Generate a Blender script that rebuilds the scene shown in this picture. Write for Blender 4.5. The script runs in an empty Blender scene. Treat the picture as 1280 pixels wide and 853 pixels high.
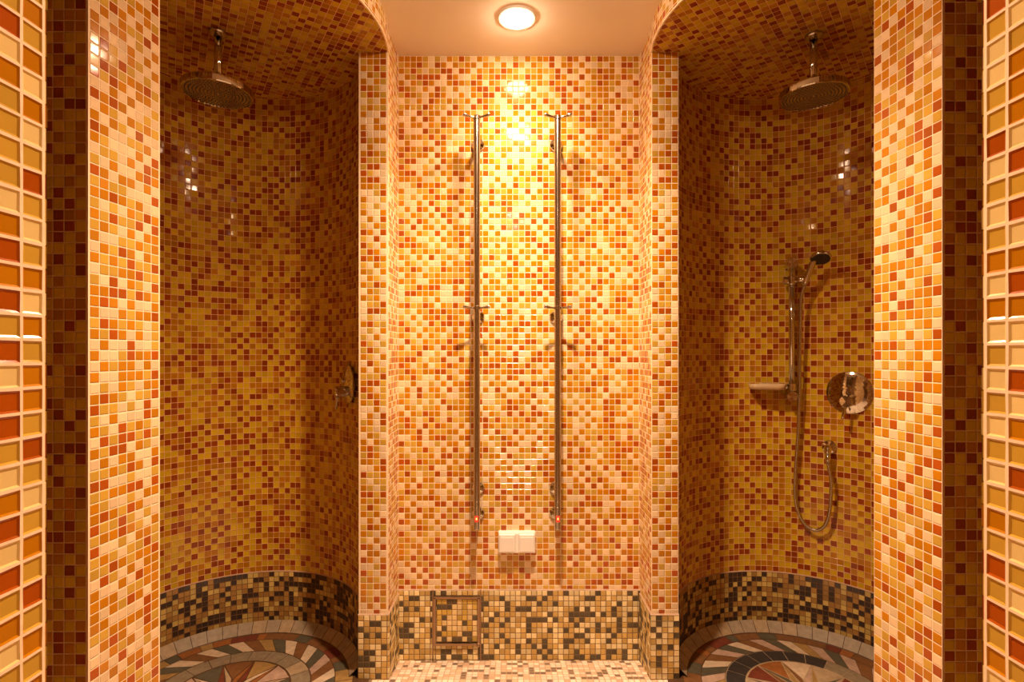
import bpy, bmesh, math, random
from mathutils import Vector, Matrix
random.seed(7)
S = bpy.context.scene
COL = S.collection
PI = math.pi
CAMZ = 1.245
F = 660.0

# ------------------------------------------------------------------ helpers
def link(o, parent=None):
    COL.objects.link(o)
    if parent is not None:
        o.parent = parent
    return o

class MB:
    """collects verts / faces / uvs / material indices into ONE mesh"""
    def __init__(self):
        self.v, self.f, self.uv, self.mi, self.sm = [], [], [], [], []
    def face(self, pts, uvs=None, mi=0, smooth=False):
        b = len(self.v)
        self.v += [tuple(p) for p in pts]
        self.f.append(tuple(range(b, b + len(pts))))
        self.uv.append(uvs or [(0.0, 0.0)] * len(pts))
        self.mi.append(mi); self.sm.append(smooth)
    def grid(self, rows, closed_u=False, mi=0, smooth=True, caps=False):
        """rows: list of rings, each a list of points"""
        b = len(self.v); n = len(rows[0])
        for r in rows: self.v += [tuple(p) for p in r]
        m = n if closed_u else n - 1
        for i in range(len(rows) - 1):
            for j in range(m):
                k = (j + 1) % n
                self.f.append((b + i*n + j, b + i*n + k, b + (i+1)*n + k, b + (i+1)*n + j))
                self.uv.append([(0, 0)] * 4); self.mi.append(mi); self.sm.append(smooth)
        if caps:
            self.f.append(tuple(b + j for j in range(n))[::-1]); self.uv.append([(0, 0)] * n); self.mi.append(mi); self.sm.append(False)
            e = b + (len(rows) - 1) * n
            self.f.append(tuple(e + j for j in range(n))); self.uv.append([(0, 0)] * n); self.mi.append(mi); self.sm.append(False)
    def lathe(self, prof, origin, axis, seg=28, mi=0):
        """prof: list of (radius, height along axis)"""
        a = Vector(axis).normalized()
        u = a.orthogonal().normalized(); w = a.cross(u)
        o = Vector(origin)
        rows = []
        for r, h in prof:
            r = max(r, 1e-5)
            rows.append([o + a*h + (u*math.cos(2*PI*k/seg) + w*math.sin(2*PI*k/seg))*r for k in range(seg)])
        # split sharp corners by duplicating rows
        for i in range(len(rows) - 1):
            self.grid([rows[i], rows[i+1]], closed_u=True, mi=mi)
    def tube(self, pts, rad, seg=14, mi=0, caps=True, scale=None):
        """sweep a circle (or ellipse scale=(su,sw)) along points; rad float or list"""
        P = [Vector(p) for p in pts]
        R = rad if isinstance(rad, (list, tuple)) else [rad]*len(P)
        rows = []; u = None
        for i, p in enumerate(P):
            t = (P[min(i+1, len(P)-1)] - P[max(i-1, 0)]).normalized()
            if u is None: u = t.orthogonal().normalized()
            u = (u - t*u.dot(t)).normalized(); w = t.cross(u)
            rows.append([p + (u*math.cos(2*PI*k/seg) + w*math.sin(2*PI*k/seg))*R[i] for k in range(seg)])
        self.grid(rows, closed_u=True, mi=mi, caps=caps)
    def box(self, lo, hi, bev=0.0, mat=None, mi=0):
        bm = bmesh.new(); bmesh.ops.create_cube(bm, size=1)
        c = [(lo[i]+hi[i])/2 for i in range(3)]; s = [hi[i]-lo[i] for i in range(3)]
        for v in bm.verts: v.co = Vector((v.co.x*s[0]+c[0], v.co.y*s[1]+c[1], v.co.z*s[2]+c[2]))
        if bev > 0: bmesh.ops.bevel(bm, geom=bm.edges[:], offset=bev, segments=2, affect='EDGES', profile=0.5)
        if mat is not None: bm.transform(mat)
        self.add_bm(bm, mi)
    def add_bm(self, bm, mi=0, smooth=False):
        b = len(self.v); bm.verts.index_update()
        self.v += [tuple(v.co) for v in bm.verts]
        for f in bm.faces:
            self.f.append(tuple(b + v.index for v in f.verts)); self.uv.append([(0, 0)]*len(f.verts)); self.mi.append(mi); self.sm.append(smooth)
        bm.free()
    def build(self, name, mats, parent=None, shift=None):
        me = bpy.data.meshes.new(name)
        v = self.v
        if shift is not None:
            v = [(p[0]-shift[0], p[1]-shift[1], p[2]-shift[2]) for p in v]
        me.from_pydata(v, [], self.f)
        uvl = me.uv_layers.new(name='UVMap')
        flat = []
        for q in self.uv:
            for a in q: flat += [a[0], a[1]]
        uvl.data.foreach_set('uv', flat)
        for m in (mats if isinstance(mats, (list, tuple)) else [mats]): me.materials.append(m)
        me.polygons.foreach_set('material_index', self.mi)
        me.polygons.foreach_set('use_smooth', self.sm)
        me.validate(); me.update()
        o = bpy.data.objects.new(name, me)
        return link(o, parent)

def weld(o, d=1e-5):
    bm = bmesh.new(); bm.from_mesh(o.data)
    bmesh.ops.remove_doubles(bm, verts=bm.verts, dist=d)
    bmesh.ops.recalc_face_normals(bm, faces=bm.faces)
    bm.to_mesh(o.data); bm.free()
    return o

def thing(name, label, cat, loc, group=None):
    o = bpy.data.objects.new(name, None); link(o)
    o.empty_display_size = 0.05
    o.location = loc; o['label'] = label; o['category'] = cat
    if group: o['group'] = group
    return o

def struct(o, label=None, cat=None):
    o['kind'] = 'structure'
    if label: o['label'] = label; o['category'] = cat
    return o

# ------------------------------------------------------------------ materials
def new_mat(name):
    m = bpy.data.materials.new(name); m.use_nodes = True
    nt = m.node_tree
    return m, nt, nt.nodes['Principled BSDF']

def N(nt, t, **kw):
    n = nt.nodes.new(t)
    for k, v in kw.items(): setattr(n, k, v)
    return n

def math_n(nt, op, a, b=None, c=None):
    n = N(nt, 'ShaderNodeMath', operation=op)
    for i, x in enumerate((a, b, c)):
        if x is None: continue
        if isinstance(x, (int, float)): n.inputs[i].default_value = x
        else: nt.links.new(x, n.inputs[i])
    return n.outputs[0]

def tile_mat(name, pitch, palette, grout, gw=0.055, rough=0.09, jitter=0.035, seed=0.0, bump=0.0018, tiles_only=False, spec=0.38, tone=0.12, coat=0.0, grout_rough=0.75, dither=True):
    """square mosaic in metric UVs: palette = [(fraction, rgb)...]"""
    m, nt, bs = new_mat(name)
    L = nt.links.new
    uv = N(nt, 'ShaderNodeUVMap', uv_map='UVMap')
    sep = N(nt, 'ShaderNodeSeparateXYZ'); L(uv.outputs[0], sep.inputs[0])
    u = math_n(nt, 'DIVIDE', sep.outputs[0], pitch); v = math_n(nt, 'DIVIDE', sep.outputs[1], pitch)
    iu = math_n(nt, 'FLOOR', u); iv = math_n(nt, 'FLOOR', v)
    comb = N(nt, 'ShaderNodeCombineXYZ'); L(iu, comb.inputs[0]); L(iv, comb.inputs[1]); comb.inputs[2].default_value = seed
    wn = N(nt, 'ShaderNodeTexWhiteNoise', noise_dimensions='3D'); L(comb.outputs[0], wn.inputs['Vector'])
    ramp = N(nt, 'ShaderNodeValToRGB'); ramp.color_ramp.interpolation = 'CONSTANT'
    el = ramp.color_ramp.elements
    acc = 0.0
    for i, (fr, c) in enumerate(palette):
        if i == 0: e = el[0]; e.position = 0.0
        elif i == 1: e = el[1]; e.position = acc
        else: e = el.new(acc)
        e.color = (*c, 1); acc += fr
    # quasi-regular dither: neighbours rarely share a colour, as in the sheets of the photo
    lat = math_n(nt, 'ADD', math_n(nt, 'MULTIPLY', iu, 0.6180339887), math_n(nt, 'MULTIPLY', iv, 0.5450849719))
    lat = math_n(nt, 'FRACT', math_n(nt, 'MULTIPLY_ADD', wn.outputs['Value'], 0.55, lat))
    L(lat if dither else wn.outputs['Value'], ramp.inputs[0])
    # tone variation of each tile
    comb2 = N(nt, 'ShaderNodeCombineXYZ'); L(iu, comb2.inputs[0]); L(iv, comb2.inputs[1]); comb2.inputs[2].default_value = seed + 31.7
    wn2 = N(nt, 'ShaderNodeTexWhiteNoise', noise_dimensions='3D'); L(comb2.outputs[0], wn2.inputs['Vector'])
    tv = math_n(nt, 'MULTIPLY_ADD', wn2.outputs['Value'], 2*tone, 1 - tone)
    sc = N(nt, 'ShaderNodeVectorMath', operation='SCALE'); L(ramp.outputs[0], sc.inputs[0]); L(tv, sc.inputs['Scale'])
    col = sc.outputs[0]
    # jitter of each tile's tilt
    geo = N(nt, 'ShaderNodeNewGeometry')
    j = N(nt, 'ShaderNodeVectorMath', operation='SUBTRACT'); L(wn2.outputs['Color'], j.inputs[0]); j.inputs[1].default_value = (0.5, 0.5, 0.5)
    js = N(nt, 'ShaderNodeVectorMath', operation='SCALE'); L(j.outputs[0], js.inputs[0]); js.inputs['Scale'].default_value = jitter
    ja = N(nt, 'ShaderNodeVectorMath', operation='ADD'); L(geo.outputs['Normal'], ja.inputs[0]); L(js.outputs[0], ja.inputs[1])
    jn = N(nt, 'ShaderNodeVectorMath', operation='NORMALIZE'); L(ja.outputs[0], jn.inputs[0])
    bs.inputs['Specular IOR Level'].default_value = spec
    bs.inputs['Coat Weight'].default_value = coat
    bs.inputs['Coat Roughness'].default_value = 0.04
    if tiles_only:
        L(col, bs.inputs['Base Color']); bs.inputs['Roughness'].default_value = rough
        return m
    fu = math_n(nt, 'FRACT', u); fv = math_n(nt, 'FRACT', v)
    du = math_n(nt, 'MINIMUM', fu, math_n(nt, 'SUBTRACT', 1.0, fu))
    dv = math_n(nt, 'MINIMUM', fv, math_n(nt, 'SUBTRACT', 1.0, fv))
    d = math_n(nt, 'MINIMUM', du, dv)
    mask = N(nt, 'ShaderNodeMapRange', interpolation_type='SMOOTHSTEP')
    L(d, mask.inputs['Value']); mask.inputs['From Min'].default_value = gw*0.75; mask.inputs['From Max'].default_value = gw*1.15
    mix = N(nt, 'ShaderNodeMix', data_type='RGBA'); L(mask.outputs[0], mix.inputs['Factor'])
    mix.inputs['A'].default_value = (*grout, 1); L(col, mix.inputs['B'])
    L(mix.outputs['Result'], bs.inputs['Base Color'])
    rr = N(nt, 'ShaderNodeMapRange'); L(mask.outputs[0], rr.inputs['Value']); rr.inputs['To Min'].default_value = grout_rough; rr.inputs['To Max'].default_value = rough
    L(rr.outputs[0], bs.inputs['Roughness'])
    hb = N(nt, 'ShaderNodeMapRange', interpolation_type='SMOOTHSTEP'); L(d, hb.inputs['Value'])
    hb.inputs['From Min'].default_value = gw*0.7; hb.inputs['From Max'].default_value = gw*2.4
    bp = N(nt, 'ShaderNodeBump'); bp.inputs['Strength'].default_value = 0.8; bp.inputs['Distance'].default_value = bump
    L(hb.outputs[0], bp.inputs['Height']); L(jn.outputs[0], bp.inputs['Normal'])
    L(bp.outputs[0], bs.inputs['Normal'])
    return m

def metal(name, col, rough=0.08, aniso=False):
    m, nt, bs = new_mat(name)
    bs.inputs['Metallic'].default_value = 1.0
    bs.inputs['Base Color'].default_value = (*col, 1)
    ns = N(nt, 'ShaderNodeTexNoise'); ns.inputs['Scale'].default_value = 60.0
    rr = N(nt, 'ShaderNodeMapRange'); nt.links.new(ns.outputs['Fac'], rr.inputs['Value'])
    rr.inputs['To Min'].default_value = rough*0.9; rr.inputs['To Max'].default_value = rough*1.1
    nt.links.new(rr.outputs[0], bs.inputs['Roughness'])
    return m

def plain(name, col, rough=0.4, noise=0.08, scale=40.0, spec=0.5, bump=0.0, emit=0.0, ecol=None):
    m, nt, bs = new_mat(name)
    ns = N(nt, 'ShaderNodeTexNoise'); ns.inputs['Scale'].default_value = scale; ns.inputs['Detail'].default_value = 4
    tc = N(nt, 'ShaderNodeTexCoord'); nt.links.new(tc.outputs['Object'], ns.inputs['Vector'])
    mr = N(nt, 'ShaderNodeMapRange'); nt.links.new(ns.outputs['Fac'], mr.inputs['Value'])
    mr.inputs['From Min'].default_value = 0.25; mr.inputs['From Max'].default_value = 0.75
    mr.inputs['To Min'].default_value = 1 - noise; mr.inputs['To Max'].default_value = 1 + noise
    sc = N(nt, 'ShaderNodeVectorMath', operation='SCALE'); sc.inputs[0].default_value = col; nt.links.new(mr.outputs[0], sc.inputs['Scale'])
    nt.links.new(sc.outputs[0], bs.inputs['Base Color'])
    bs.inputs['Roughness'].default_value = rough; bs.inputs['Specular IOR Level'].default_value = spec
    if bump:
        bp = N(nt, 'ShaderNodeBump'); bp.inputs['Distance'].default_value = bump; nt.links.new(ns.outputs['Fac'], bp.inputs['Height']); nt.links.new(bp.outputs[0], bs.inputs['Normal'])
    if emit:
        bs.inputs['Emission Color'].default_value = (*(ecol or col), 1); bs.inputs['Emission Strength'].default_value = emit
    return m

CREAM, OCHRE, ORANGE, RED = (0.78, 0.60, 0.37), (0.58, 0.36, 0.05), (0.52, 0.205, 0.004), (0.40, 0.083, 0.004)
GROUT = (0.92, 0.77, 0.55)
SHADE_GROUT = (0.80, 0.50, 0.22)  # grout colour deepened to hold the warm niche shade
P = 0.025
WALLPAL = [(0.27, CREAM), (0.25, OCHRE), (0.30, ORANGE), (0.18, RED)]
SHADEPAL = [(0.42, (0.60, 0.40, 0.014)), (0.34, (0.44, 0.19, 0.004)), (0.24, (0.27, 0.047, 0.003))]  # warm shade painted into the tile colours, cream turned to ochre
M_glass = tile_mat('glass_mosaic', P, WALLPAL, GROUT, seed=1.0)
M_pillar = tile_mat('glass_mosaic_pillar', P, WALLPAL, GROUT, seed=5.0, gw=0.05)
M_niche = tile_mat('glass_mosaic_niche_shaded', P, SHADEPAL, SHADE_GROUT, seed=2.0, gw=0.045, jitter=0.08)
M_front = tile_mat('glass_mosaic_front_shaded', P, SHADEPAL, (0.66, 0.45, 0.2), seed=15.0, gw=0.05)  # pillar mosaic recoloured darker, shade of the front face painted in
M_canopy = tile_mat('glass_mosaic_canopy_shaded', P, SHADEPAL, SHADE_GROUT, seed=3.0, gw=0.045, jitter=0.04)
M_jamb = tile_mat('glass_mosaic_jamb', P, [(0.27, (0.82, 0.64, 0.27))] + WALLPAL[1:], GROUT, seed=9.0, tiles_only=True, rough=0.12, tone=0.06)
SP = 0.0221
ST_C, ST_T, ST_D = (0.80, 0.68, 0.38), (0.58, 0.40, 0.13), (0.10, 0.08, 0.045)
M_skirt = tile_mat('stone_mosaic', SP, [(0.36, ST_C), (0.38, ST_T), (0.26, ST_D)], (0.20, 0.125, 0.06), seed=4.0, dither=False, gw=0.055, rough=0.45, jitter=0.03, spec=0.35, tone=0.2)
M_nskirt = tile_mat('stone_mosaic_niche_shaded', SP, [(0.28, (0.46, 0.34, 0.10)), (0.38, (0.30, 0.165, 0.04)), (0.34, (0.035, 0.02, 0.013))], (0.16, 0.08, 0.03), seed=6.0, dither=False, gw=0.05, rough=0.4, jitter=0.03, spec=0.35, tone=0.2)  # skirting stone repeated darker, niche shade put into its colours
M_floor = tile_mat('stone_mosaic_floor', SP, [(0.52, (0.86, 0.75, 0.62)), (0.28, (0.72, 0.52, 0.36)), (0.20, (0.24, 0.17, 0.12))], (0.55, 0.40, 0.27), seed=8.0, dither=False, gw=0.06, rough=0.35, jitter=0.03, tone=0.15)
M_panel = tile_mat('stone_mosaic_panel', SP, [(0.36, (0.76, 0.60, 0.30)), (0.34, (0.58, 0.40, 0.08)), (0.30, ST_D)], (0.26, 0.15, 0.06), seed=12.0, dither=False, gw=0.055, rough=0.45, jitter=0.03, spec=0.35, tone=0.2)
M_hallwall = plain('dark_unseen_wall', (0.22, 0.11, 0.04), 0.7, 0.1, 12)  # unseen walls coloured dark to cut bounced light on the pillar fronts
M_grout = plain('tile_grout', GROUT, 0.8, 0.06, 120)
M_ledge = plain('skirting_ledge', (0.45, 0.30, 0.20), 0.6, 0.15, 80)
M_plaster = plain('ceiling_plaster', (0.84, 0.78, 0.68), 0.85, 0.02, 6)
M_chrome = metal('chrome', (0.64, 0.63, 0.58), 0.06)
M_steel = metal('brushed_steel', (0.52, 0.48, 0.41), 0.18)
M_dark = plain('dark_rubber', (0.03, 0.022, 0.016), 0.35)
M_white = plain('white_plastic', (0.86, 0.85, 0.82), 0.25, 0.015, 10)
M_bronze = metal('bronze_frame', (0.36, 0.24, 0.15), 0.35)
M_soap = plain('frosted_plastic', (0.60, 0.45, 0.26), 0.4, 0.05, 20)
M_red = plain('red_indicator', (0.85, 0.05, 0.02), 0.2, 0.02, 10, emit=0.5, ecol=(1.0, 0.04, 0.02))
M_amber = plain('lit_indicator', (1.0, 0.8, 0.3), 0.2, 0.02, 10, emit=1.2, ecol=(1.0, 0.6, 0.15))
LIGHTC = (1.0, 0.67, 0.42)
LAMP_W = 1.0
def lamp_mat(name, strength):
    m, nt, bs = new_mat(name)
    nt.nodes.remove(bs)
    e = N(nt, 'ShaderNodeEmission'); e.inputs[0].default_value = (*LIGHTC, 1); e.inputs[1].default_value = strength
    nt.links.new(e.outputs[0], nt.nodes['Material Output'].inputs[0])
    return m

# stone palette for the niche floors, scaled down to paint in their shade
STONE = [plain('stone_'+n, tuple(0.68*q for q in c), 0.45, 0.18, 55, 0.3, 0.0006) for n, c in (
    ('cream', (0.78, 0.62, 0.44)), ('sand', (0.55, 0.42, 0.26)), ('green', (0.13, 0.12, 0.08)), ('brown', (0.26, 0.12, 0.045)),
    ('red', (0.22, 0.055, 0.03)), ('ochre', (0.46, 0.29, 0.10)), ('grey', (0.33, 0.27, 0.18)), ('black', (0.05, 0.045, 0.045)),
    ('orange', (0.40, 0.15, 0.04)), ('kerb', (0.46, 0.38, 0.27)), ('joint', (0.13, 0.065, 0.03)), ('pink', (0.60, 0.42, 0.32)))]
SC, SA, GR, BR, RE, OC, GY, BK, OR, KB, JT, PK = range(12)

# ------------------------------------------------------------------ dimensions (x right, y away from camera, z up)
ZC = 2.478          # plaster ceiling
ZN = 2.391          # tiled niche ceilings
YB = 2.194          # back wall
YC = 2.012          # column fronts
AL, AR = -0.472, 0.5315      # alcove
CL, CR = -0.584, 0.634       # outer corners of the columns
ZS = 0.258
NLc, NRc = (-1.033, 1.905), (1.08, 1.905)
RW = 0.474
RCL, RCR = 0.572, 0.56

def strip(mb, pts, z0, z1, u0=0.0, vz=0.0, mi=0, smooth=False, flip=False):
    """vertical strip above a plan polyline, metric UVs; pts entries (x,y) or (x,y,'g') where the segment to the next is plain grout"""
    u = u0
    for a, b in zip(pts[:-1], pts[1:]):
        l = math.hypot(b[0]-a[0], b[1]-a[1])
        gro = len(a) > 2
        q = [(a[0], a[1], z0), (b[0], b[1], z0), (b[0], b[1], z1), (a[0], a[1], z1)]
        if gro: uv = [(0, z0-vz), (0, z0-vz), (0, z1-vz), (0, z1-vz)]
        else:
            uv = [(u, z0-vz), (u+l, z0-vz), (u+l, z1-vz), (u, z1-vz)]; u += l
        if flip: q, uv = q[::-1], uv[::-1]
        mb.face(q, uv, mi, smooth)
    return u

def smooth_weld(o):
    weld(o)
    for p in o.data.polygons: p.use_smooth = True
    return o

# ---- back wall of the alcove
mb = MB(); strip(mb, [(AL-0.002, YB), (AR+0.002, YB)], 0.2, ZC, u0=-0.002, vz=ZC)
struct(mb.build('wall_back', M_glass), 'bright mosaic wall at the back carrying the two rails', 'wall')
# ---- columns: front face, reveal
for side, (xo, xi) in (('left', (CL, AL)), ('right', (CR, AR))):
    mb = MB(); s = 1 if xi > xo else -1
    w = abs(xi-xo); g = (w - 4*P)/2
    strip(mb, [(xo, YC, 'g'), (xo+s*g, YC), (xi-s*g, YC, 'g'), (xi, YC)], 0.2, ZN+0.01, vz=ZN, flip=s < 0)
    strip(mb, [(xi, YC, 'g'), (xi, YC+0.0045), (xi, YB)], 0.0, ZC, u0=0.5, vz=ZC, flip=s < 0)
    struct(mb.build('wall_column_'+side, M_glass), '%s narrow mosaic column beside the lit alcove' % side, 'wall')

# ---- skirtings (stone mosaic, 5 mm proud with a ledge)
def skirt(name, pts, z0, z1, mat, off, vz, label, u0=0.0, smooth=False):
    mb = MB(); strip(mb, pts, z0, z1, vz=vz, u0=u0, mi=0, smooth=smooth)
    for (a, b), (c, d) in zip(zip(pts[:-1], pts[1:]), zip(off[:-1], off[1:])):
        mb.face([(a[0], a[1], z1), (b[0], b[1], z1), (d[0], d[1], z1+0.004), (c[0], c[1], z1+0.004)], mi=1)
    return struct(mb.build(name, [mat, M_ledge]), label, 'skirting')
T = 0.005
skirt('baseboard_back', [(AL, YB-T), (AR, YB-T)], -0.06, ZS, M_skirt, [(AL, YB), (AR, YB)], ZS, 'stone mosaic skirting along the back wall below the socket')
for side, (xo, xi) in (('left', (CL, AL)), ('right', (CR, AR))):
    s = 1 if xi > xo else -1
    pts = [(xo-s*0.002, YC-T), (xi+s*T, YC-T), (xi+s*T, YB-T)]
    off = [(xo-s*0.002, YC), (xi, YC), (xi, YB)]
    skirt('baseboard_column_'+side, pts, -0.06, 0.246, M_skirt, off, 0.246, 'stone mosaic skirting around the %s column' % side, u0=0.0 if s > 0 else 3*SP)

# ---- niche walls (cylinders)
def arc(c, r, a0, a1, n, mirror=False):
    out = []
    for k in range(n+1):
        a = math.radians(a0 + (a1-a0)*k/n)
        out.append((c[0] + (-1 if mirror else 1)*r*math.cos(a), c[1] + r*math.sin(a)))
    return out
plL = [(CL, YC)] + arc(NLc, RW, 21, 238, 84)
plR = [(CR, YC)] + arc(NRc, RW, 21, 238, 84, True)
for side, pl in (('left', plL), ('right', plR)):
    pts = pl if side == 'left' else pl
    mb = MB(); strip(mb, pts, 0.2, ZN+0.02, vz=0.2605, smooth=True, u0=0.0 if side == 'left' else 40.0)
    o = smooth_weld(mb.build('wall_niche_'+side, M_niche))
    struct(o, 'curved mosaic wall of the %s shower niche' % side, 'wall')
    c = NLc if side == 'left' else NRc
    ins = [(p[0]+(c[0]-p[0])*T/RW, p[1]+(c[1]-p[1])*T/RW) for p in pts]
    mb = MB(); strip(mb, ins, -0.03, 0.2605, vz=0.2605, smooth=True, u0=0.0 if side == 'left' else 11.0)
    nb = len(mb.f)
    for i in range(len(pts)-1):
        a, b, c2, d2 = ins[i], ins[i+1], pts[i+1], pts[i]
        mb.face([(a[0], a[1], 0.2605), (b[0], b[1], 0.2605), (c2[0], c2[1], 0.264), (d2[0], d2[1], 0.264)], mi=1)
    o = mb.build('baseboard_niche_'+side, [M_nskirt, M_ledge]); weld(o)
    struct(o, 'stone mosaic band toned for shade around the foot of the %s shower niche' % side, 'skirting')

# ---- canopies: tiled ceilings of the niches with a round front
def canopy(side, c, rc, rot, poly_back):
    mb = MB(); cs, sn = math.cos(rot), math.sin(rot)
    def uv(p): return ((p[0]-c[0])*cs + (p[1]-c[1])*sn, -(p[0]-c[0])*sn + (p[1]-c[1])*cs)
    ring = [(c[0]+rc*math.cos(2*PI*k/96), c[1]+rc*math.sin(2*PI*k/96)) for k in range(96)]
    mb.face([(p[0], p[1], ZN) for p in ring][::-1], [uv(p) for p in ring][::-1], 0)
    # thin metal-like bead along the lower rim, then the fascia
    n = 96
    for k in range(n):
        a, b = ring[k], ring[(k+1) % n]
        l = 2*PI*rc/n
        mb.face([(a[0], a[1], ZN), (b[0], b[1], ZN), (b[0], b[1], ZC+0.01), (a[0], a[1], ZC+0.01)],
                [(k*l, 0.0125), ((k+1)*l, 0.0125), ((k+1)*l, 0.0125+ZC+0.01-ZN), (k*l, 0.0125+ZC+0.01-ZN)], 1, True)
        r2 = rc + 0.0015
        a2 = (c[0]+r2*math.cos(2*PI*k/n), c[1]+r2*math.sin(2*PI*k/n)); b2 = (c[0]+r2*math.cos(2*PI*(k+1)/n), c[1]+r2*math.sin(2*PI*(k+1)/n))
        mb.face([(a2[0], a2[1], ZN-0.001), (b2[0], b2[1], ZN-0.001), (b2[0], b2[1], ZN+0.004), (a2[0], a2[1], ZN+0.004)], mi=2)
        r3 = rc - 0.004
        a3 = (c[0]+r3*math.cos(2*PI*k/n), c[1]+r3*math.sin(2*PI*k/n)); b3 = (c[0]+r3*math.cos(2*PI*(k+1)/n), c[1]+r3*math.sin(2*PI*(k+1)/n))
        mb.face([(a3[0], a3[1], ZN-0.001), (b3[0], b3[1], ZN-0.001), (b2[0], b2[1], ZN-0.001), (a2[0], a2[1], ZN-0.001)], mi=2)
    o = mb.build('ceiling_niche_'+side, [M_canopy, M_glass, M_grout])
    struct(o, 'lowered mosaic ceiling with round front over the %s shower niche' % side, 'ceiling')
canopy('left', NLc, RCL, math.radians(33), None)
canopy('right', NRc, RCR, math.radians(-40), None)

# ---- pillars in front of the niches
PLi0, PLi1 = (-0.953, 1.187), (-0.929, 1.393)
PRi0, PRi1 = (0.978, 1.200), (0.960, 1.400)
for side, a, b, out in (('left', PLi0, PLi1, -1.46), ('right', PRi0, PRi1, 1.46)):
    mb = MB(); s = 1 if side == 'left' else -1
    dv = ((b[0]-a[0]), (b[1]-a[1])); ln = math.hypot(*dv); e = (ln - 8*P)/2
    p1 = (a[0]+dv[0]*e/ln, a[1]+dv[1]*e/ln); p2 = (b[0]-dv[0]*e/ln, b[1]-dv[1]*e/ln)
    strip(mb, [(a[0], a[1], 'g'), p1, (p2[0], p2[1], 'g'), b], 0.0, ZC, u0=5.0 if s > 0 else 9.0, vz=ZC-0.003, flip=s < 0)
    # front face: tile grid counted from the inner corner outwards
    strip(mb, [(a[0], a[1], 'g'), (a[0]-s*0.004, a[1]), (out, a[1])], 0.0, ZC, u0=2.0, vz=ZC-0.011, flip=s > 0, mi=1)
    strip(mb, [(b[0], b[1]), (out, b[1])], 0.0, ZC, u0=2.0, vz=ZC, flip=s < 0)
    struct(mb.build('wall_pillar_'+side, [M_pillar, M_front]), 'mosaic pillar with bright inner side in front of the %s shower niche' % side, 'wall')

# ---- doorway nearest the camera: real glass tiles set in proud grout
def doorway(side, x, y1, y0, seed):
    s = 1 if side == 'left' else -1       # jamb faces +x on the left
    mb = MB()
    z0, z1 = 0.0, ZC
    g = 0.0016; dep = 0.0013; ch = 0.0021
    # wall body: far face (towards the niches) and jamb backing
    xo = -1.6 if s > 0 else 1.6
    mb.face([(x, y1, z0), (xo, y1, z0), (xo, y1, z1), (x, y1, z1)], [(0.0, z0), (1.1, z0), (1.1, z1), (0.0, z1)], 1)
    mb.face([(x, y0, z0), (xo, y0, z0), (xo, y0, z1), (x, y0, z1)], [(0.0, z0), (1.1, z0), (1.1, z1), (0.0, z1)], 1)
    # corner strip of glass edges
    e = 0.0042
    ncol = int((y1-y0-e)/P); nrow = int((z1-z0)/P)
    rnd = random.Random(seed)
    zoff = 0.0085 if s > 0 else 0.004
    xb = x
    for i in range(ncol):
        ya = y1 - e - (i+1)*P; yb = ya + P
        for k in range(-1, nrow+1):
            za = k*P + zoff; zb = za + P
            uvc = [((i+0.5)*P + seed, za+0.5*P)]
            j = lambda: rnd.uniform(-0.00035, 0.00035)
            A = [(ya+g+j(), za+g+j()), (yb-g+j(), za+g+j()), (yb-g+j(), zb-g+j()), (ya+g+j(), zb-g+j())]
            cy, cz = (ya+yb)/2, (za+zb)/2
            sh = (P/2-g-ch)/(P/2-g)
            B = [(cy+(p[0]-cy)*sh, cz+(p[1]-cz)*sh) for p in A]
            O = [(ya, za), (yb, za), (yb, zb), (ya, zb)]
            uc = uvc*4
            for q in range(4):
                r = (q+1) % 4
                mb.face([(xb, *O[q]), (xb, *O[r]), (xb, *A[r]), (xb, *A[q])], mi=2)
                mb.face([(xb, *A[q]), (xb, *A[r]), (xb-s*dep, *B[r]), (xb-s*dep, *B[q])], uc, 0)
            mb.face([(xb-s*dep, *p) for p in B], uc, 0)
    for k in range(-1, nrow+1):
        za = k*P + zoff
        jx = rnd.uniform(0, 0.0016)
        mb.face([(xb, y1-e, za), (xb, y1-e+0.0018, za), (xb, y1-e+0.0018, za+P), (xb, y1-e, za+P)], mi=2)
        mb.face([(xb, y1-e+0.0018, za), (xb-s*0.001, y1+jx, za+0.0012), (xb-s*0.001, y1+jx, za+P-0.0012), (xb, y1-e+0.0018, za+P)], [(0.3*P+seed, za+0.5*P)]*4, 0)
    o = mb.build('wall_doorway_'+side, [M_jamb, M_hallwall, M_grout])
    struct(o, 'nearest mosaic door jamb with large looking tiles at the %s edge' % side, 'wall')
doorway('left', -0.4945, 0.5615, -0.30, 3)
doorway('right', 0.5145, 0.578, -0.30, 8)

# ---- corridor ends, hall behind the camera, ceiling, floor
mb = MB(); strip(mb, [(-1.46, 0.55), (-1.46, 1.30)], 0, ZC, vz=ZC); struct(mb.build('wall_corridor_left', M_hallwall), 'dark end wall left of the corridor', 'wall')
mb = MB(); strip(mb, [(1.46, 0.55), (1.46, 1.30)], 0, ZC, vz=ZC); struct(mb.build('wall_corridor_right', M_hallwall), 'dark end wall right of the corridor', 'wall')
mb = MB(); strip(mb, [(-1.6, -0.3), (-1.6, -2.2), (1.6, -2.2), (1.6, -0.3)], 0, ZC, vz=ZC); struct(mb.build('wall_hall', M_pillar), 'mosaic walls of the hall behind the viewer', 'wall')
mb = MB(); mb.box((-1.75, -2.3, ZC), (1.75, 2.45, ZC+0.06)); struct(mb.build('ceiling', M_plaster), 'plain cream plaster ceiling around the round downlight', 'ceiling')
mb = MB()
def fl(q): mb.face(q, [(p[0], p[1]) for p in q])
fl([(-1.75, -2.3, 0), (1.75, -2.3, 0), (1.75, YC+0.0, 0), (-1.75, YC+0.0, 0)])
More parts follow.
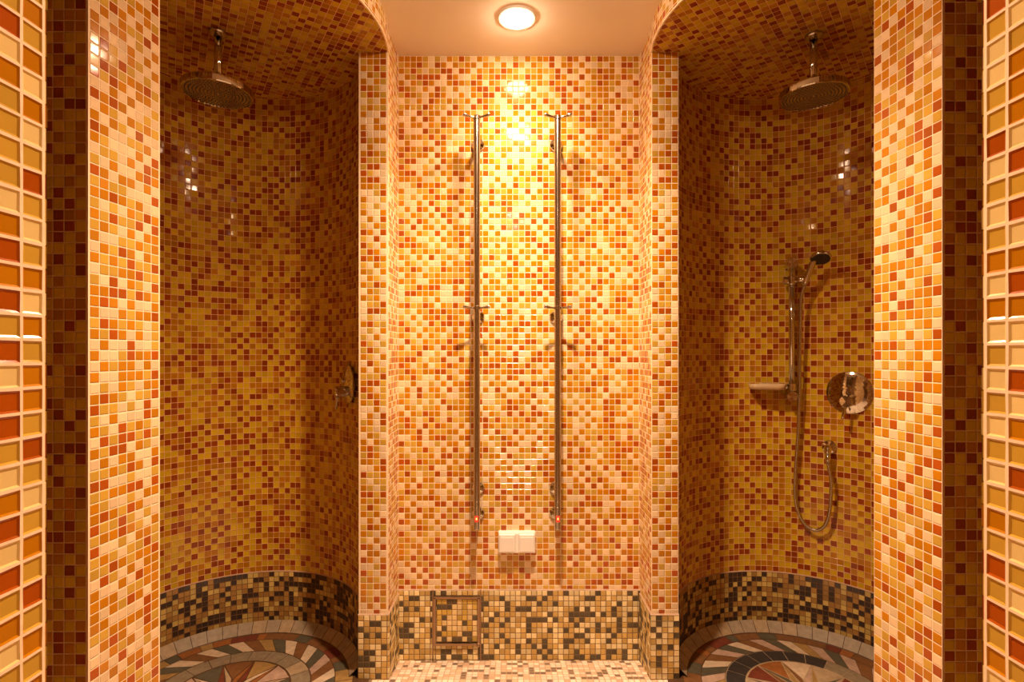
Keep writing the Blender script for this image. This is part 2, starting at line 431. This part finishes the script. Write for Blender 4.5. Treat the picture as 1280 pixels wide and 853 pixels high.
fl([(AL-0.02, YC, 0), (AR+0.02, YC, 0), (AR+0.02, YB, -0.0335), (AL-0.02, YB, -0.0335)])
struct(mb.build('floor', M_floor), 'pale stone mosaic floor running into the alcove', 'floor')

# ---- niche floors: concentric stone mosaic
def ring_piece(mb, c, r0, r1, a0, a1, z, mi, sw=0.0, n=4, gap=0.0012):
    """annular piece between angles; sw twists the inner end"""
    out = []
    ga0, ga1 = gap/r1, gap/r1
    for k in range(n+1):
        a = a0+ga0 + (a1-a0-2*ga0)*k/n
        out.append((c[0]+(r1-gap)*math.cos(a), c[1]+(r1-gap)*math.sin(a), z))
    gi = gap/max(r0, 0.01)
    for k in range(n, -1, -1):
        a = a0+gi + (a1-a0-2*gi)*k/n + sw
        out.append((c[0]+(r0+gap)*math.cos(a), c[1]+(r0+gap)*math.sin(a), z))
    mb.face(out, mi=mi)
def niche_floor(side, c, pl, seed):
    rnd = random.Random(seed); left = side == 'left'
    Z = 0.006
    mb = MB()
    disc = [(c[0]+0.50*math.cos(2*PI*k/72), c[1]+0.50*math.sin(2*PI*k/72), Z-0.0015) for k in range(72)]
    mb.face(disc, mi=JT)
    mb.face([(c[0]+0.2875*math.cos(2*PI*k/72), c[1]+0.2875*math.sin(2*PI*k/72), Z-0.0009) for k in range(72)], mi=JT if left else SA)
    # outer band of small dark stones
    a = 0.0
    while a < 2*PI-0.05:
        w = rnd.uniform(0.09, 0.20)
        a2 = min(a+w, 2*PI)
        ring_piece(mb, c, 0.375, 0.440, a, a2, Z, rnd.choice([BR, BR, RE, GR, BR, BR, RE, OC, OR, GR]))
        a = a2
    # a ring of slanting spokes, pale stones between dark ones
    ns = 40
    cols = [SC, GR, SC, BR] if left else [SC, GR, PK, BR]
    for k in range(ns):
        a0 = 2*PI*k/ns; a1 = 2*PI*(k+1)/ns
        m = cols[k % 4]
        if m == SC and rnd.random() < 0.35: m = rnd.choice([OC, PK])
        if m == BR and rnd.random() < 0.35: m = rnd.choice([OC, GR, RE])
        ring_piece(mb, c, 0.288, 0.374, a0, a1, Z, m, sw=-0.19)
    nr = 22
    for k in range(nr):
        a0 = 2*PI*k/nr; a1 = 2*PI*(k+1)/nr
        am = math.degrees((a0+a1)/2)
        dark = (not left) and 55 < am < 250
        ring_piece(mb, c, 0.217, 0.286, a0, a1, Z, BK if dark else rnd.choice([GY, GY, SA]))
    # star: alternating long triangles and kite stones
    pal = [SC, GR, OR, PK, RE, OC, SA, BR]
    n = 12
    for k in range(n):
        a0 = 2*PI*k/n; a1 = 2*PI*(k+1)/n; am = (a0+a1)/2
        pt = lambda r, an: (c[0]+r*math.cos(an), c[1]+r*math.sin(an), Z)
        mb.face([pt(0.212, a0+.02), pt(0.212, am), pt(0.212, a1-.02), pt(0.10, am)], mi=pal[(2*k+seed) % 8])
        mb.face([pt(0.205, a0), pt(0.103, am-.05), pt(0.02, a0+.3)], mi=pal[(2*k+3+seed) % 8])
        mb.face([pt(0.205, a0), pt(0.103, a0-(am-a0)+.05), pt(0.02, a0-.3)], mi=pal[(2*k+5+seed) % 8])
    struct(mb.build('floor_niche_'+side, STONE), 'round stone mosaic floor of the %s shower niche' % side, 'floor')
    # kerb of pale stones sloping from the wall to the floor
    mb = MB()
    r0, r1 = 0.424, RW-T-0.001
    for k in range(72):
        a0, a1 = 2*PI*k/72, 2*PI*(k+1)/72
        p = lambda r, an, z: (c[0]+r*math.cos(an), c[1]+r*math.sin(an), z)
        mb.face([p(r0, a0, Z), p(r1, a0, 0.043), p(r1, a1, 0.043), p(r0, a1, Z)], mi=JT)
    nk = 48
    lo, hi = (math.radians(14), math.radians(245)) if left else (math.radians(-65), math.radians(166))
    for k in range(nk):
        a0, a1 = 2*PI*k/nk, 2*PI*(k+1)/nk
        am = (a0+a1)/2
        ok = lo < am < hi or lo < am-2*PI < hi
        if not ok: continue
        g = 0.003; q = []
        for t in range(4):
            an = a0+g + (a1-a0-2*g)*t/3; q.append(p(r1-0.002, an, 0.0445))
        for t in range(3, -1, -1):
            an = a0+g + (a1-a0-2*g)*t/3; q.append(p(r0+0.002, an, 0.0095))
        mb.face(q, mi=rnd.choice([KB, KB, KB, SA]))
    # keep only the part along the wall
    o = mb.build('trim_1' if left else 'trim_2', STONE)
    bm = bmesh.new(); bm.from_mesh(o.data)
    kill = []
    for f in bm.faces:
        m = f.calc_center_median(); an = math.atan2(m.y-c[1], m.x-c[0])
        if an < lo-2*PI+2*PI and not (lo < an < hi or lo < an+2*PI < hi): kill.append(f)
        elif not (lo < an < hi or lo < an+2*PI < hi or lo < an-2*PI < hi): kill.append(f)
    bmesh.ops.delete(bm, geom=kill, context='FACES'); bm.to_mesh(o.data); bm.free()
    struct(o, 'sloping kerb of square pale stones around the %s niche floor' % side, 'kerb')
niche_floor('left', NLc, plL, 1)
niche_floor('right', NRc, plR, 4)

# ------------------------------------------------------------------ ceiling lights
def downlight(name_label, x, y, strength, spot=0, cone=120, r=0.050):
    t = thing('ceiling_light', name_label, 'light', (x, y, ZC), 'round ceiling lights')
    mb = MB()
    mb.lathe([(r*1.02, 0.004), (r*1.02, -0.004), (r*1.12, -0.007), (r*1.34, -0.006), (r*1.42, 0.0)], (0, 0, 0), (0, 0, 1), 40)
    mb.build('trim_ring', M_white, t)
    mb = MB()
    mb.lathe([(r, -0.002), (r*0.96, -0.010), (r*0.8, -0.018), (r*0.5, -0.024), (0.0, -0.026)], (0, 0, 0), (0, 0, 1), 32)
    mb.build('lens', lamp_mat('lamp_glow', strength), t)
    if spot:
        ld = bpy.data.lights.new('lamp_beam', 'SPOT'); ld.energy = spot; ld.color = LIGHTC
        ld.spot_size = math.radians(cone); ld.spot_blend = 1.0; ld.shadow_soft_size = 0.03
        lo = bpy.data.objects.new('lamp_beam', ld); link(lo, t); lo.location = (0, 0, -0.032)
    return t
K = 1.0
downlight('round ceiling downlight glowing in front of the back wall', 0.018, 1.942, 125, 65, 130)
downlight('round ceiling downlight nearer the viewer, midway to the alcove', 0.046, 1.384, 420, 260, 135)
downlight('added unseen downlight behind the viewer to brighten the jambs', 0.02, -0.45, 170, 70)  # added lamp out of view, put in to brighten the door jambs

# ------------------------------------------------------------------ towel rails
def towel_rail(label, x, y=2.105):
    zt, zb = 2.176, 0.540
    t = thing('towel_rail', label, 'rail', (x, YB, zb), 'upright heated towel rails on the back wall')
    sh = (x, YB, zb)
    R = 0.0132
    mb = MB()
    mb.lathe([(0, zb-0.001), (R*0.8, zb), (R, zb+0.004), (R, zt-0.004), (R*0.85, zt), (0, zt+0.001)], (x, y, 0), (0, 0, 1), 24)
    mb.build('bar', M_steel, t, sh)
    for z in (2.106, 1.392, 0.684, 0.579):
        mb = MB()
        mb.lathe([(0.0, 0.019), (0.012, 0.019), (0.017, 0.015), (0.024, 0.010), (0.0275, 0.004), (0.0275, 0.0)], (x, YB, z), (0, -1, 0), 24)
        mb.tube([(x, YB-0.012, z), (x, y+0.006, z)], 0.0085, 14)
        mb.build('wall_bracket', M_chrome, t, sh)
    for z in (zt+0.006, 1.4235):
        mb = MB()
        mb.lathe([(R, -0.008), (R+0.0025, -0.007), (R+0.0025, 0.006), (R, 0.008), (0.004, 0.012 if z > 2 else 0.008)], (x, y, z), (0, 0, 1), 24)
        for s in (-1, 1):
            pts, rad = [], []
            for k in range(9):
                q = k/8
                pts.append((x+s*(R*0.6+0.046*q), y-0.020*q-0.004, z-0.001+0.004*q*q)); rad.append(0.0042+0.0045*max(0, q-0.35)/0.65 if k < 8 else 0.006)
            mb.tube(pts, rad, 12)
        mb.build('robe_hook', M_chrome, t, sh)
    for z in (0.652, 0.629):
        mb = MB(); mb.lathe([(R, -0.0025), (R+0.0012, -0.002), (R+0.0012, 0.002), (R, 0.0025)], (x, y, z), (0, 0, 1), 24)
        mb.build('collar', M_chrome, t, sh)
    mb = MB(); mb.box((x-0.0075, y-R-0.004, 0.573), (x+0.0075, y-R+0.006, 0.597), 0.002)
    sw = mb.build('switch', M_red, t, sh); sw['label'] = 'small red illuminated switch'
    mb = MB(); mb.box((x-0.0028, y-R-0.0052, 0.582), (x+0.0028, y-R-0.003, 0.591), 0.0006)
    mb.build('indicator', M_amber, sw, None)
    for o in sw.children:
        for v in o.data.vertices: v.co = v.co - Vector(sh)
    return t
towel_rail('tall upright steel towel rail left of the white sockets', -0.1403)
towel_rail('tall upright steel towel rail right of the white sockets', 0.1818)

# ------------------------------------------------------------------ double socket
sx0, sx1, sz0, sz1 = -0.0565, 0.0965, 0.4195, 0.507
t = thing('wall_socket', 'white double wall socket with closed lids between the rail ends', 'socket', ((sx0+sx1)/2, YB, sz0))
sh = tuple(t.location)
mb = MB(); mb.box((sx0, YB-0.026, sz0), (sx1, YB+0.002, sz1), 0.004); mb.build('housing', M_white, t, sh)
cx = (sx0+sx1)/2
for a, b in ((sx0+0.004, cx-0.008), (cx+0.008, sx1-0.004)):
    mb = MB(); mb.box((a, YB-0.040, sz0+0.008), (b, YB-0.024, sz1-0.006), 0.004)
    mb.box((a+0.006, YB-0.0415, sz0+0.012), (b-0.006, YB-0.038, sz1-0.016), 0.0012)
    l = mb.build('lid', M_white, t, sh)
mb = MB(); mb.box((cx-0.006, YB-0.032, sz0+0.004), (cx+0.006, YB-0.024, sz1-0.004), 0.002); mb.build('centre_strip', M_white, t, sh)

# ------------------------------------------------------------------ access panel in the skirting
px0, px1, pz0, pz1 = -0.3285, -0.1315, 0.040, ZS-0.001
yf = YB-T
t = thing('access_panel', 'square bronze framed access hatch filled with stone mosaic in the skirting', 'access panel', ((px0+px1)/2, YB, pz0))
sh = tuple(t.location)
mb = MB()
fz1 = pz1-0.024
mb.box((px0+0.003, yf-0.009, pz0), (px0+0.014, yf+0.003, fz1), 0.0015)
mb.box((px1-0.012, yf-0.009, pz0), (px1-0.001, yf+0.003, fz1), 0.0015)
mb.box((px0+0.003, yf-0.009, fz1-0.007), (px1-0.001, yf+0.003, fz1+0.002), 0.0015)
mb.box((px0+0.003, yf-0.011, pz0-0.006), (px1-0.001, yf+0.003, pz0+0.003), 0.0015)
mb.box((px0-0.002, yf-0.003, -0.034), (px0+0.003, yf+0.003, pz1+0.004), 0.001)
mb.box((px1-0.001, yf-0.003, -0.034), (px1+0.004, yf+0.003, pz1+0.004), 0.001)
mb.build('frame', M_bronze, t, sh)
dx0, dz0 = px0+0.0165, pz0+0.0065
n8 = 8*SP
mb = MB()
q = [(dx0, yf-0.0035, dz0), (dx0+n8-0.008, yf-0.0035, dz0), (dx0+n8-0.008, yf-0.0035, fz1-0.0085), (dx0, yf-0.0035, fz1-0.0085)]
w_, h_ = q[1][0]-q[0][0], q[2][2]-q[0][2]
mb.face(q, [(0, 0), (n8, 0), (n8, n8), (0, n8)], 0)
y2 = yf+0.002
for a, b in zip(q, q[1:]+q[:1]):
    mb.face([a, (a[0], y2, a[2]), (b[0], y2, b[2]), b], mi=1)
mb.build('hatch_door', [M_panel, M_dark], t, sh)
mb = MB(); mb.lathe([(0, 0.004), (0.006, 0.003), (0.007, 0), (0.006, -0.012)], (px1-0.008, yf-0.012, pz0-0.004), (0, -1, 0), 16)
mb.build('catch', M_bronze, t, sh)

# ------------------------------------------------------------------ rain showers
def rain_shower(label, x, y, zh=2.175, r=0.116):
    t = thing('rain_shower', label, 'shower head', (x, y, ZN), 'overhead rain showers')
    sh = (x, y, ZN)
    mb = MB(); mb.lathe([(0.030, 0.0), (0.030, -0.006), (0.026, -0.010), (0.0135, -0.012), (0.0135, -0.02)], (x, y, ZN), (0, 0, 1), 28)
    mb.build('ceiling_flange', M_steel, t, sh)
    mb = MB(); mb.tube([(x, y, ZN-0.004), (x, y, zh+0.030)], 0.0130, 20)
    mb.lathe([(0.013, 0.040), (0.0145, 0.038), (0.0145, 0.024), (0.019, 0.020), (0.019, 0.016)], (x, y, zh), (0, 0, 1), 24)
    mb.build('arm', M_chrome, t, sh)
    mb = MB()
    mb.lathe([(0.0, 0.0215), (0.018, 0.0215), (r-0.012, 0.0185), (r-0.004, 0.017), (r, 0.013), (r, -0.006), (r-0.0025, -0.009), (r-0.006, -0.009), (r-0.007, -0.006)], (x, y, zh), (0, 0, 1), 64)
    hd = mb.build('head', M_chrome, t, sh)
    mb = MB()
    mb.lathe([(r-0.007, -0.0065), (0.0, -0.0068)], (x, y, zh), (0, 0, 1), 48, mi=0)
    k = 0
    for ri in range(1, 10):
        rr = ri*(r-0.014)/9
        n = max(6, int(2*PI*rr/0.0115))
        for j in range(n):
            a = 2*PI*(j+0.5*(ri % 2))/n
            mb.lathe([(0.0026, -0.0066), (0.0022, -0.0092), (0.0, -0.0095)], (x+rr*math.cos(a), y+rr*math.sin(a), zh), (0, 0, 1), 6, mi=1)
    mb.lathe([(0.007, -0.0066), (0.006, -0.0082), (0.0, -0.0084)], (x, y, zh), (0, 0, 1), 16, mi=0)
    np_ = mb.build('nozzle_plate', [M_steel, plain('nozzle_rubber', (0.16, 0.11, 0.06), 0.5)], hd)
    for v in np_.data.vertices: v.co = v.co - Vector(sh)
rain_shower('round chrome rain shower hanging from the left niche ceiling', -1.050, 1.886)
rain_shower('round chrome rain shower hanging from the right niche ceiling', 1.088, 1.905, 2.175, 0.1135)

# ------------------------------------------------------------------ mixer valves
def mixer(label, c, ang, z, r=0.086, lever_dir=(-0.25, -1.0), nang=None):
    a = math.radians(ang); s = 1
    p = Vector((c[0]+RW*math.cos(a), c[1]+RW*math.sin(a), z))
    an = math.radians(nang or ang); n = Vector((-math.cos(an), -math.sin(an), 0)); p = p + n*(0.006 if nang else 0); up = Vector((0, 0, 1)); rt = up.cross(n)   # rt = right-hand tangent
    t = thing('mixer_valve', label, 'shower valve', p, 'round shower mixer valves')
    sh = tuple(p)
    def at(u, v, w): return p + rt*u + up*v + n*w
    mb = MB(); mb.lathe([(r*0.985, 0.002), (r, 0.006), (r, 0.0075), (r-0.002, 0.0095)] + [(r*(1-k/8.0), 0.0095 + 0.0150*(1-(1-k/8.0)**2)) for k in range(1, 9)], p, n, 56)
    mb.build('cover_plate', M_chrome, t, sh)
    mb = MB(); mb.lathe([(0.0155, 0.0155), (0.0155, 0.019), (0.0125, 0.020), (0.0115, 0.030), (0.010, 0.033), (0.0, 0.0335)], at(0, r*0.22, 0), n, 28)
    mb.build('diverter_button', M_chrome, t, sh)
    mb = MB(); mb.lathe([(0.030, 0.0155), (0.030, 0.019), (0.0245, 0.021), (0.0245, 0.056), (0.023, 0.060), (0.0, 0.0615)], at(0, -r*0.38, 0), n, 32)
    kn = mb.build('control_knob', M_chrome, t, sh)
    mb = MB()
    du, dv = lever_dir; l = math.hypot(du, dv); du, dv = du/l, dv/l
    b0 = at(0, -r*0.38, 0.047)
    pts = [b0 + (rt*du + up*dv)*q + n*(0.004+0.25*max(0, q-0.02)) for q in (0.015, 0.03, 0.045, 0.06, 0.075)]
    mb.tube([tuple(v - Vector(sh)) for v in pts], [0.008, 0.0065, 0.006, 0.006, 0.0052], 14)
    mb.build('lever', M_chrome, kn)
    return t
mixer('round chrome mixer plate with lever seen edge on in the left niche', NLc, 41.5, 1.112, 0.082, (0.5, -1), 33.0)
mixer('round chrome mixer plate with lever on the right niche wall', NRc, 43.0, 1.076, 0.089, (-0.15, -1))

# ------------------------------------------------------------------ slide bar with soap dish (right niche)
def wall_pt(c, ang, z, w=0.0):
    a = math.radians(ang)
    return Vector((c[0]+(RW-w)*math.cos(a), c[1]+(RW-w)*math.sin(a), z))
AB = 70.6
so = 0.052
pb = wall_pt(NRc, AB, 0, so)
nb = Vector((-math.cos(math.radians(AB)), -math.sin(math.radians(AB)), 0)); tb = Vector((0, 0, 1)).cross(nb)
ztop, zbot = 1.634, 1.055
t = thing('shower_slide_bar', 'upright chrome shower slide bar on the right niche wall', 'shower rail', wall_pt(NRc, AB, zbot))
SB = t
sh = tuple(t.location)
mb = MB(); mb.tube([(pb.x, pb.y, zbot), (pb.x, pb.y, ztop+0.002)], 0.0122, 20); mb.build('bar', M_chrome, t, sh)
for z in (ztop, zbot):
    mb = MB(); o_ = wall_pt(NRc, AB, z)
    mb.lathe([(0.0235, -0.004), (0.0235, so-0.010), (0.0235, so+0.014), (0.021, so+0.019), (0.0, so+0.0195)], o_, nb, 32)
    mb.build('wall_mount', M_chrome, t, sh)
zs = 1.560
mb = MB(); c0 = Vector((pb.x, pb.y, zs))
mb.lathe([(0.0, -0.020), (0.017, -0.0195), (0.0185, -0.016), (0.0185, 0.016), (0.017, 0.0195), (0.0, 0.020)], c0, (0, 0, 1), 24)
# clamp arm runs sideways to the holder, knob on the other side
hold = c0 + tb*0.052 + nb*0.030
mb.tube([tuple(c0), tuple(c0 + tb*0.028 + nb*0.012), tuple(hold)], [0.014, 0.013, 0.0145], 16)
sl = mb.build('slider', M_chrome, t, sh)
mb = MB(); k0 = c0 - tb*0.012
mb.lathe([(0.012, 0.0), (0.017, 0.010), (0.018, 0.014), (0.018, 0.021), (0.016, 0.024), (0, 0.0245)], k0 - Vector(sh), -tb, 24); mb.build('clamp_knob', M_chrome, sl)
# soap dish clipped on the foot of the bar
mb = MB(); dc = Vector((pb.x, pb.y, 1.095))
ex = -tb
prof = []
W, D = 0.150, 0.085
def rr_pts(w, d, z, r=0.03, n=6):
    out = []
    for sx, sy, a0 in ((1, 1, 0), (-1, 1, 90), (-1, -1, 180), (1, -1, 270)):
        for k in range(n+1):
            a = math.radians(a0+90*k/n)
            uu = sx*(w/2-r)+r*math.cos(a); vv = sy*(d/2-r)+r*math.sin(a)
            out.append(dc + ex*(0.024+W/2+uu) + nb*(vv+0.004) + Vector((0, 0, z)))
    return out
mb.grid([rr_pts(W-0.03, D-0.03, -0.014), rr_pts(W-0.010, D-0.010, -0.012), rr_pts(W, D, 0.012), rr_pts(W-0.006, D-0.006, 0.0125), rr_pts(W-0.016, D-0.016, -0.006), rr_pts(W-0.04, D-0.03, -0.008)], closed_u=True, caps=True)
sd = mb.build('soap_dish', M_soap, t, sh); sd['label'] = 'frosted pale soap dish'
mb = MB(); mb.lathe([(0.0125, -0.016), (0.0195, -0.015), (0.0195, 0.015), (0.0125, 0.016)], dc - Vector(sh), (0, 0, 1), 24)
mb.tube([tuple(dc - Vector(sh)), tuple(dc + ex*0.034 - Vector(sh))], 0.011, 14); mb.build('clip', M_chrome, sd)

# ------------------------------------------------------------------ hand shower in the holder
hd_dir = (tb*0.30 + nb*0.30 + Vector((0, 0, 1.0))).normalized()
foot = hold - hd_dir*0.030
t = thing('hand_shower', 'chrome hand shower with dark round face resting in the slide bar holder', 'hand shower', foot)
sh = tuple(foot)
mb = MB()
hp = [foot + hd_dir*q for q in (0.0, 0.02, 0.05, 0.08, 0.105)]
top = hp[-1]
hp += [top + hd_dir*0.014 + tb*0.006]
mb.tube([tuple(p) for p in hp], [0.009, 0.0115, 0.0125, 0.0125, 0.0125, 0.015], 18)
mb.build('handle', M_chrome, t, sh)
face_n = (nb*0.48 + Vector((0, 0, -0.80)) + tb*(-0.05)).normalized()
hc = top + hd_dir*0.012 + tb*0.022 + nb*0.014
mb = MB()
mb.lathe([(0.0, -0.024), (0.018, -0.0225), (0.033, -0.014), (0.0395, -0.004), (0.0405, 0.002), (0.039, 0.006), (0.035, 0.0065)], hc, face_n, 36)
h2 = mb.build('head', M_chrome, t, sh)
mb = MB(); mb.lathe([(0.036, 0.0055), (0.030, 0.0075), (0.0, 0.0085)], hc - Vector(sh), face_n, 32)
for ri in (1, 2, 3):
    for j in range(6*ri):
        a = 2*PI*j/(6*ri); uu = face_n.orthogonal().normalized(); ww = face_n.cross(uu)
        q = hc + (uu*math.cos(a)+ww*math.sin(a))*(0.0095*ri) - Vector(sh)
        mb.lathe([(0.0018, 0.007), (0.0014, 0.0105), (0, 0.0108)], q, face_n, 6)
fp = mb.build('spray_face', M_dark, h2); fp['label'] = 'dark spray face'

# ------------------------------------------------------------------ wall elbow + hose
AE = 52.3
ze = 0.838
pe = wall_pt(NRc, AE, ze); ne = Vector((-math.cos(math.radians(AE)), -math.sin(math.radians(AE)), 0))
t = thing('wall_elbow', 'small round chrome wall outlet feeding the shower hose', 'hose outlet', pe)
sh = tuple(pe)
mb = MB(); mb.lathe([(0.0285, 0.0), (0.0285, 0.006), (0.026, 0.009), (0.013, 0.012), (0.013, 0.02)], pe, ne, 32); mb.build('flange', M_chrome, t, sh)
mb = MB()
ep = [pe + ne*0.010, pe + ne*0.030, pe + ne*0.040 + Vector((0, 0, -0.004)), pe + ne*0.044 + Vector((0, 0, -0.014)), pe + ne*0.044 + Vector((0, 0, -0.030))]
mb.tube([tuple(p) for p in ep], [0.014, 0.0155, 0.016, 0.0135, 0.011], 18); mb.build('elbow', M_chrome, t, sh)
def unproj(x, y, w):
    """point seen at pixel (x, y), w metres in front of the curved right niche wall"""
    dx, dz = (x-640)/F, (441-y)/F
    r = RW - w; cx, cy = NRc
    A = dx*dx+1; B = -2*(dx*cx+cy); C = cx*cx+cy*cy-r*r
    d = (-B+math.sqrt(B*B-4*A*C))/(2*A)
    return Vector((dx*d, d, CAMZ+dz*d))
hose = [foot + hd_dir*0.004, foot - hd_dir*0.012 + Vector((0, 0, -0.01))]
for x, y, w in ((1001.5, 372, .066), (1000.5, 400, .055), (1000, 440, .046), (999.6, 480, .040), (998.6, 520, .034), (997, 550, .030), (995, 578, .027), (993.8, 600, .025), (993.8, 618, .024), (995, 630, .024), (998, 641, .025), (1003, 651, .027), (1010, 659, .029), (1018, 663, .032), (1025, 662, .035), (1031, 657, .038), (1035, 648, .040), (1037.5, 635, .042), (1038.8, 618, .043), (1038.8, 600, .044)):
    hose.append(unproj(x, y, w))
hose += [pe + ne*0.044 + Vector((0, 0, -0.060)), pe + ne*0.044 + Vector((0, 0, -0.026))]
# smooth (Catmull-Rom)
sm = []
for i in range(len(hose)-1):
    p0, p1, p2, p3 = hose[max(i-1, 0)], hose[i], hose[i+1], hose[min(i+2, len(hose)-1)]
    for k in range(6):
        q = k/6
        sm.append(0.5*((2*p1)+(p2-p0)*q+(2*p0-5*p1+4*p2-p3)*q*q+(3*p1-p0-3*p2+p3)*q**3))
sm.append(hose[-1])
# fine ribs of the metal hose
res = []
acc = 0.0; step = 0.0022
for a, b in zip(sm[:-1], sm[1:]):
    l = (b-a).length
    n = max(1, int(l/step))
    for k in range(n): res.append(a.lerp(b, k/n))
rad = [0.0064 + (0.0009 if i % 3 else 0.0) for i in range(len(res))]
t = thing('shower_hose', 'ribbed metal shower hose looping from hand shower to wall outlet', 'hose', res[-1])
mb = MB(); mb.tube([tuple(p) for p in res], rad, 12); mb.build('hose_tube', M_steel, t, tuple(res[-1]))
mb = MB(); mb.tube([tuple(hose[-2]+Vector((0, 0, -0.004))), tuple(hose[-2]+Vector((0, 0, 0.010))), tuple(hose[-1]+Vector((0, 0, 0.002)))], [0.0075, 0.010, 0.0105], 16)
mb.build('coupling_nut', M_chrome, t, tuple(res[-1]))

# ------------------------------------------------------------------ world, camera, view
w = bpy.data.worlds.new('World'); S.world = w; w.use_nodes = True
w.node_tree.nodes['Background'].inputs[0].default_value = (0.02, 0.012, 0.006, 1)
w.node_tree.nodes['Background'].inputs[1].default_value = 1.0
cam = bpy.data.cameras.new('camera'); co = bpy.data.objects.new('camera', cam); COL.objects.link(co)
cam.sensor_width = 36.0; cam.lens = 36.0*F/1280.0
cam.shift_y = 14.5/1280.0
cam.clip_start = 0.02
co.location = (0, 0, CAMZ); co.rotation_euler = (PI/2, 0, 0)
S.camera = co
S.view_settings.view_transform = 'Standard'; S.view_settings.look = 'None'
S.view_settings.gamma = 1.0; S.view_settings.use_curve_mapping = False
S.view_settings.exposure = -0.12
S.cycles.use_denoising = True
S.cycles.max_bounces = 16; S.cycles.diffuse_bounces = 8; S.cycles.glossy_bounces = 6
S.cycles.caustics_reflective = False; S.cycles.caustics_refractive = False
